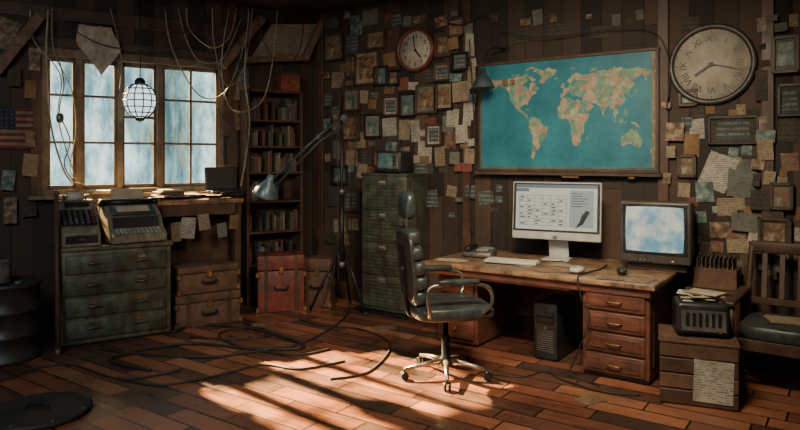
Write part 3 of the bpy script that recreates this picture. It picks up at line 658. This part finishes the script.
# ------------------------------------------------------------------ desk
dy0,dy1=-1.15,-.06
sx0=R.at(425,dy0)-.02; sx1=R.at(655,dy0); DW=sx1-sx0; DZ=.75; dcy=(dy0+dy1)/2; DD=dy1-dy0
b=MB()
b.box((0,0,DZ-.022),(DW,DD,.045),woodtop,bev=.008,seg=2)
b.box((0,-.01,DZ-.075),(DW-.08,DD-.08,.06),wood2)
PW=.50
px_r=DW/2-.05-PW/2
b.box((px_r,0,.36),(PW,DD-.12,.66),wood2,bev=.006); b.box((px_r,.0,.025),(PW-.03,DD-.18,.05),wood)
for i in range(4):
    z=.115+i*.158; b.box((px_r,-DD/2+.055,z),(PW-.06,.025,.145),wood2,bev=.008,seg=2)
    b.box((px_r,-DD/2+.04,z),(PW-.13,.008,.09),wood2,bev=.003)
    b.tube([(px_r-.05,-DD/2+.04,z+.01),(px_r-.045,-DD/2+.012,z),(px_r+.045,-DD/2+.012,z),(px_r+.05,-DD/2+.04,z+.01)],.006,brass,6,3)
b.box((px_r+PW/2,0,.36),(.012,DD-.3,.5),wood,bev=.004)
pl=-DW/2+.05+.2
b.box((pl,0.05,.36),(.40,DD-.25,.66),wood2,bev=.006); b.box((pl,.05,.025),(.37,DD-.3,.05),wood)
for i in range(3):
    z=.16+i*.20; b.box((pl,-DD/2+.165,z),(.34,.025,.18),wood2,bev=.008,seg=2); b.cyl((pl,-DD/2+.14,z),.014,.03,brass,(math.pi/2,0,0),12)
b.box((0,DD/2-.08,.42),(DW-.2,.02,.56),wood,bev=0)
b.box((-.1,-DD/2+.05,DZ-.085),(DW-1.1,.02,.07),wood2,bev=.004)
b.done('desk',R.m((sx0+sx1)/2,dcy,0))
def D(px,y): return R.at(px,y)
b=MB(); MW=.80; MHt=.52
b.T=Matrix.Translation((0,0,.44))@Matrix.Rotation(-.08,4,'X')
b.box((0,0,0),(MW,.035,MHt),silver,bev=.012,seg=3); b.box((0,-.014,.03),(MW-.02,.012,MHt-.08),blkp,bev=.004)
zb,zt=-.17,.235; xh=MW/2-.035
b.quad(-xh,xh,zb,zt,-.0215,scr); b.quad(-xh,xh,zt-.03,zt,-.0222,scr_h); b.quad(-xh,-xh+.12,zt-.065,zt-.035,-.0222,scr_h)
for i in range(10): b.quad(-xh+.03,xh-.27,zt-.10-i*.030,zt-.097-i*.030,-.0223,scr_l)
for i in range(7): b.quad(-xh+.03+i*.072,-xh+.033+i*.072,zb+.03,zt-.10,-.0223,scr_l)
for i in range(34): 
    x=-xh+.04+random.randrange(6)*.072; z=zt-.12-random.randrange(9)*.03; b.quad(x,x+random.uniform(.02,.05),z,z+.012,-.0224,scr_l)
b.quad(xh-.24,xh-.03,zb+.03,zt-.05,-.0222,scr_t)
for i in range(6): b.quad(xh-.22,xh-.08-random.uniform(0,.05),zt-.08-i*.022,zt-.073-i*.022,-.0224,scr_l)
b.add([(xh-.19,-.0225,-.15),(xh-.12,-.0225,-.11),(xh-.06,-.0225,.0),(xh-.09,-.0225,.015),(xh-.13,-.0225,-.03),(xh-.15,-.0225,-.09)],[[0,1,2,3,4,5]],blkp)
b.box((0,-.019,-.235),(.04,.002,.03),gry,bev=0)
b.T=Matrix.Identity(4)
b.box((0,.08,.15),(.18,.012,.30),silver,(.25,0,0),bev=.004); b.box((0,.04,.006),(.24,.22,.012),silver,bev=.005,seg=2)
my=-.42; b.done('computer_monitor',R.m(D(556,my),my,DZ+.001)@Matrix.Rotation(.12,4,'Z'))
b=MB(); b.box((0,0,.012),(.46,.16,.02),silver,bev=.006,seg=2)
for r in range(5):
    for k in range(15):
        b.box((-.21+k*.03,-.058+r*.029,.026),(.025,.024,.009),white,bev=.002)
b.done('keyboard',R.m(D(512,-.84),-.84,DZ+.008)@Matrix.Rotation(.15,4,'Z'))
b=MB(); b.ell((0,0,.016),(.08,.13,.05),blkp,.8); b.box((0,-.03,.04),(.006,.03,.006),gry,bev=0); b.tube([(0,.05,.012),(.02,.12,.008),(-.03,.2,.006),(.05,.26,.006)],.003,rubber,6,6)
b.done('computer_mouse',R.m(D(622,-.84),-.84,DZ+.018)@Matrix.Rotation(.3,4,'Z'))
b=MB(); b.ell((0,0,.02),(.11,.16,.05),silver,.8); b.box((0,-.03,.042),(.01,.04,.006),gry,bev=0); b.done('desk_trackball',R.m(D(577,-.98),-.98,DZ+.012))
b=MB(); b.box((0,0,.035),(.27,.25,.065),gry,bev=.015,seg=3,tz=.02)
for r in range(4):
    for k in range(3): b.box((-.0+k*.038,-.07+r*.036,.062+r*.002),(.026,.022,.012),key,bev=.003)
b.ell((-.085,0,.085),(.06,.26,.04),blk,.7)
for y in (-.1,.1): b.ell((-.085,y,.075),(.07,.07,.055),blk,.8)
b.box((.05,.08,.068),(.11,.05,.01),scr_h,bev=0)
b.tube([(-.08,-.11,.05)]+[(-.12+.012*math.cos(i*1.6),-.13+i*.006,.02+.012*math.sin(i*1.6)) for i in range(30)],.003,rubber,5)
b.done('telephone',R.m(D(480,-.62),-.62,DZ+.006)@Matrix.Rotation(.2,4,'Z'))
# crt tv
b=MB(); TW,TH=.54,.50
b.box((0,.18,.03),(TW*.85,.36,.06),wood,bev=.006)
b.T=Matrix.Translation((0,0,.06))
b.box((0,.0,TH/2+.005),(TW,.14,TH),tvc,bev=.02,seg=3)
b.box((0,.20,TH/2+.005),(TW*.92,.28,TH*.94),tvc,bev=.03,seg=3); b.box((0,.36,TH/2),(TW*.62,.12,TH*.6),tvc,bev=.03,seg=3)
b.box((0,-.072,TH/2+.03),(TW-.05,.01,TH-.10),blkp,bev=.004)
vs=[];fs=[];N=12
for j in range(N+1):
    for i in range(N+1):
        u=i/N*2-1;v=j/N*2-1; vs.append((u*.222*(1-.03*v*v),-.079-.018*(1-u*u)*(1-v*v),TH/2+.033+v*.182*(1-.03*u*u)))
for j in range(N):
    for i in range(N): a=j*(N+1)+i; fs.append([a,a+1,a+N+2,a+N+1])
b.add(vs,fs,tvscr,True)
for i in range(4): b.cyl((-.14+i*.035,-.078,.035),.010,.016,gry,(math.pi/2,0,0),12)
b.quad(.13,.145,.03,.04,-.0715,led)
for i in range(8): b.box((TW*.46+.001,.10+i*.026,.30),(.006,.012,.22),blk,bev=0)
b.T=Matrix.Identity(4)
b.done('crt_television',R.m(D(656,-.50),-.50,DZ+.001)@Matrix.Rotation(.06,4,'Z'))
b=MB()
for i in range(15):
    px=[455,500,590,600,645,640,470,545,525,610,575,655,440,565,620][i]; y=[-.95,-1.05,-.85,-.8,-1.02,-.92,-.5,-1.0,-.85,-1.05,-.95,-1.0,-1.0,-.7,-.98][i]
    x=D(px,y); x=min(max(x,sx0+.16),sx1-.16)
    b.box((x,y,DZ+.002+i*.0004),(.21,.15,.001),[cream,NM['c'],woodtop,card][i%4],(0,0,random.uniform(-.6,.6)),bev=0)
b.done('desk_papers',R.m())
b=MB(); pts=[(D(603,-.6),-.5,DZ+.012),(D(598,-.8),-.75,DZ+.014),(D(585,-1.0),-1.0,DZ+.014),(D(578,-1.16),-1.165,DZ+.0),(D(582,-1.18),-1.19,DZ-.15),(D(590,-1.18),-1.19,DZ-.3),(D(576,-1.18),-1.19,.15),(D(572,-1.2),-1.22,.012),(D(600,-1.3),-1.3,.012)]
b.tube(pts,.006,rubber,6,8)
pts=[(D(535,-.7),-.65,DZ+.012),(D(560,-.6),-.5,DZ+.012)]; b.tube(pts,.004,rubber,6,8)
b.done('desk_cable',R.m())
b=MB(); b.box((0,0,.24),(.20,.45,.46),blkp,bev=.01,seg=2); b.box((0,-.232,.38),(.15,.01,.04),blk); b.box((0,-.232,.33),(.15,.01,.04),blk)
for i in range(10): b.box((0,-.228,.08+i*.018),(.14,.008,.006),gry,bev=0)
b.cyl((0,-.23,.27),.014,.01,gry,(math.pi/2,0,0),16)
for x in (-.07,.07): b.box((x,0,.006),(.03,.4,.012),rubber)
b.done('computer_tower',R.m(D(545,-.95),-.72,0))
# ------------------------------------------------------------------ office chair
b=MB(); chrome=mk('chrome',(.38,.35,.30),.3,metal=.9,bmp=0,var=.1)
for k in range(5):
    a=2*math.pi*k/5+.35; c_,s_=math.cos(a),math.sin(a)
    b.tube([(.03*c_,.03*s_,.115),(.17*c_,.17*s_,.10),(.33*c_,.33*s_,.075)],[.024,.013],chrome,8)
    b.tube([(.33*c_,.33*s_,.08),(.33*c_,.33*s_,.045)],.008,blk)
    for o_ in (-.016,.016): b.cyl((.33*c_-s_*o_,.33*s_+c_*o_,.029),.029,.018,blk,(math.pi/2,0,a),16)
b.lathe([(.045,.08),(.045,.14),(.032,.15),(.032,.30),(.028,.31),(.020,.31),(.020,.46)],blk)
b.box((0,.02,.46),(.2,.26,.035),blk); b.tube([(.1,0,.46),(.25,-.02,.45)],.006,blk)
b.ell((0,-.01,.525),(.58,.60,.12),leather,.4,e2=.45)
b.ell((0,-.25,.515),(.55,.14,.10),leather,.7,e2=.6)
for x in (-.14,0,.14): b.box((x,-.01,.583),(.006,.44,.006),blk,bev=0)
b.ell((0,-.02,.485),(.50,.48,.05),blk,.4)
b.tube([(0,.10,.46),(0,.26,.47),(0,.31,.56),(0,.34,.85)],.018,blk,8,6); b.box((0,.325,.82),(.2,.02,.4),blk,(-.08,0,0),bev=.008)
b.T=Matrix.Translation((0,.25,.60))@Matrix.Rotation(-.09,4,'X')
for j in range(5):
    w=[.42,.46,.48,.46,.40][j]; b.ell((0,[.0,-.015,-.01,.0,.01][j],.04+j*.110),(w,.10,.13),leather,.5,e2=.4)
b.ell((0,.035,.26),(.44,.05,.54),leather,.45)
b.T=Matrix.Identity(4)
for x in (-.05,.05): b.tube([(x,.32,1.10),(x,.325,1.27)],.008,chrome)
b.ell((0,.31,1.31),(.27,.09,.21),leather,.55)
for sg in (-1,1):
    b.tube([(sg*.24,.20,.50),(sg*.31,.22,.56),(sg*.31,.23,.72),(sg*.31,.12,.755),(sg*.31,-.14,.75),(sg*.31,-.24,.70),(sg*.31,-.25,.60),(sg*.26,-.18,.51)],.014,chrome,8,6)
    b.ell((sg*.31,-.0,.772),(.065,.32,.045),leather,.6)
b.done('office_chair',place(Vector((.35,4.98,0)),104))
# ------------------------------------------------------------------ right foreground
q=fl(703,409); b=MB(); cw,cd,ch=.48,.40,.42
for i in range(4):
    z=.055+i*.105; b.box((0,-cd/2,z),(cw,.016,.095),brown if i%2 else wood,bev=.004); b.box((0,cd/2,z),(cw,.016,.095),brown,bev=.004)
    for x in (-cw/2+.008,cw/2-.008): b.box((x,0,z),(.016,cd-.02,.095),brown,bev=.004)
for x in (-cw/2+.02,cw/2-.02):
    for y in (-cd/2+.02,cd/2-.02): b.box((x,y,ch/2),(.03,.03,ch),wood,bev=.003)
b.box((0,0,ch+.006),(cw+.02,cd+.03,.02),brown,bev=.004); b.box((.09,-cd/2-.012,.18),(.24,.003,.28),NM['w'],(.0,.03,0),bev=0)
CM=place(q+Vector((.06,.22,0)),-22); b.done('wooden_crate',CM)
b=MB(); b.box((0,0,.13),(.34,.26,.22),blkp,bev=.03,seg=4); b.box((0,0,.235),(.26,.17,.03),gry,bev=.01,seg=2)
for y in (-.04,.04): b.box((0,y,.252),(.2,.03,.008),blk,bev=0)
b.box((0,-.133,.12),(.28,.012,.14),gry,bev=.006)
for i in range(6): b.box((-.1+i*.04,-.141,.13),(.02,.006,.09),blk,bev=0)
b.cyl((.1,-.142,.06),.016,.02,brass,(math.pi/2,0,0)); b.box((.176,0,.15),(.02,.04,.02),blk)
for x in (-.12,.12):
    for y in (-.09,.09): b.cyl((x,y,.01),.015,.02,rubber,seg=10)
b.done('field_radio',CM@Matrix.Translation((.02,.02,ch+.016))@Matrix.Rotation(.12,4,'Z'))
b=MB()
for i in range(7): b.box((random.uniform(-.04,.04),random.uniform(-.03,.03),.003+i*.006),(.22,.16,.004),[cream,white,NM['g']][i%3],(0,0,random.uniform(-.5,.5)),bev=0)
b.done('paper_stack',CM@Matrix.Translation((.02,.02,ch+.272)))
b=MB()
for sg in (-1,1):
    b.tube([(sg*.30,-.27,.0),(sg*.30,-.26,.60)],.024,wood,8); b.tube([(sg*.28,.30,0),(sg*.29,.28,.5),(sg*.27,.36,1.0)],.024,wood,8,5)
    b.box((sg*.31,-.0,.63),(.075,.62,.035),wood,(.04,0,0),bev=.012,seg=3); b.box((sg*.29,0,.34),(.03,.54,.07),wood); b.box((sg*.29,0,.14),(.025,.54,.03),wood)
b.box((0,-.26,.34),(.58,.03,.08),wood); b.box((0,.28,.34),(.56,.03,.08),wood)
b.ell((0,-.01,.43),(.54,.54,.13),leather,.4); 
b.box((0,.35,.97),(.56,.035,.09),wood,bev=.012,seg=2); b.box((0,.30,.56),(.54,.03,.05),wood)
for x in (-.18,-.06,.06,.18): b.box((x,.325,.76),(.04,.018,.36),wood,(-.17,0,0))
b.box((.02,-.05,.505),(.26,.19,.015),NM['c'],(0,.03,.4),bev=0)
q=fl(796,402); b.done('wooden_armchair',place(q+Vector((.08,.26,0)),-38))
q=R.m(R.at(716,-.27),-.22,0)
b=MB(); b.box((0,0,.30),(.38,.30,.6),wood,bev=.006)
for i in range(2): b.box((0,-.155,.17+i*.27),(.33,.015,.24),wood2,bev=.006); b.cyl((0,-.17,.17+i*.27),.015,.03,brass,(math.pi/2,0,0))
b.box((0,0,.61),(.42,.33,.025),wood); b.done('side_cabinet',q)
b=MB(); b.box((0,0,.08),(.32,.25,.16),brown,bev=.005)
for i in range(9): b.box((-.13+i*.032,0,.18),(.004,.21,.13),[NM['c'],NM['g'],NM['o']][i%3],(0,.05*random.uniform(-1,1),0),bev=0)
b.done('file_box',q@Matrix.Translation((0,0,.623)))
# ------------------------------------------------------------------ floor cables & clutter
b=MB()
def fc(pts,r,mat=rubber): b.tube([fl(px,py,.0)+Vector((0,0,r)) for px,py in pts],r,mat,7,10)
fc([(172,334),(200,326),(250,330),(295,342),(300,350),(250,350),(190,345),(140,352),(110,362),(150,372)],.014)
fc([(100,350),(150,356),(210,358),(260,352),(300,345),(330,330),(345,318),(350,308)],.010)
fc([(300,320),(320,326),(360,330),(390,345),(370,372),(330,380)],.008)
fc([(20,372),(70,366),(120,380),(180,372)],.009)
fc([(190,338),(230,340),(270,336),(255,328),(220,334),(235,346),(290,356),(330,350)],.009)
fc([(480,372),(520,378),(545,372),(560,380),(600,392),(640,396)],.007)
fc([(110,378),(160,386),(220,376),(262,366),(300,370),(345,362)],.008)
b.done('floor_cables')
b=MB()
for px,py,r_ in ((262,324,.4),(385,328,.2),(590,400,.5)):
    p=fl(px,py); b.box((p.x,p.y,.002),(.20,.14,.003),NM['o'],(0,0,r_),bev=0)
b.done('loose_sheets')
# ------------------------------------------------------------------ lights, world
def area(name,loc,tgt,size,pw,col,spread=180):
    l=bpy.data.lights.new(name,'AREA'); l.shape='SQUARE'; l.size=size; l.energy=pw; l.color=col; l.spread=math.radians(spread)
    o=bpy.data.objects.new(name,l); bpy.context.scene.collection.objects.link(o); o.location=loc; o.rotation_euler=(Vector(tgt)-Vector(loc)).to_track_quat('-Z','Y').to_euler()
area('desk_fill',(.6,2.9,3.3),(1.10,5.6,1.1),.9,80,(1.0,.80,.56),98)  # added warm fill towards desk and map, out of view, no fixture modelled
area('room_fill',(-2.0,1.2,3.2),(-1.6,6.6,1.0),1.6,48,(.92,.94,.92),110)  # added unseen fill that lifts the left half of the room
s=bpy.data.lights.new('sun','SUN'); s.energy=125; s.angle=math.radians(1.2); s.color=(1.0,.60,.25)
o=bpy.data.objects.new('sun',s); bpy.context.scene.collection.objects.link(o); o.rotation_euler=Vector((2.32,-2.15,-2.0)).to_track_quat('-Z','Y').to_euler()
wd=bpy.data.worlds.new('world'); bpy.context.scene.world=wd; wd.use_nodes=True; nt=wd.node_tree; bg=nt.nodes['Background']
tc=nn(nt,'ShaderNodeTexCoord'); mp=nn(nt,'ShaderNodeMapping'); mp.inputs['Scale'].default_value=(1,1,.4); nt.links.new(tc.outputs['Generated'],mp.inputs[0])
f=noise(nt,mp.outputs[0],20,7,.68); nt.links.new(ramp(nt,f,[(.38,(.035,.10,.13)),(.49,(.16,.34,.40)),(.60,(.80,.95,.98))]),bg.inputs[0]); bg.inputs[1].default_value=1.9
cd=bpy.data.cameras.new('camera'); cam=bpy.data.objects.new('camera',cd); bpy.context.scene.collection.objects.link(cam)
cam.location=(0,0,H); cam.rotation_euler=(math.pi/2,0,0); cd.sensor_width=36; cd.lens=F/800*36; cd.shift_y=-(215-HOR)/800; cd.clip_start=.05
bpy.context.scene.camera=cam
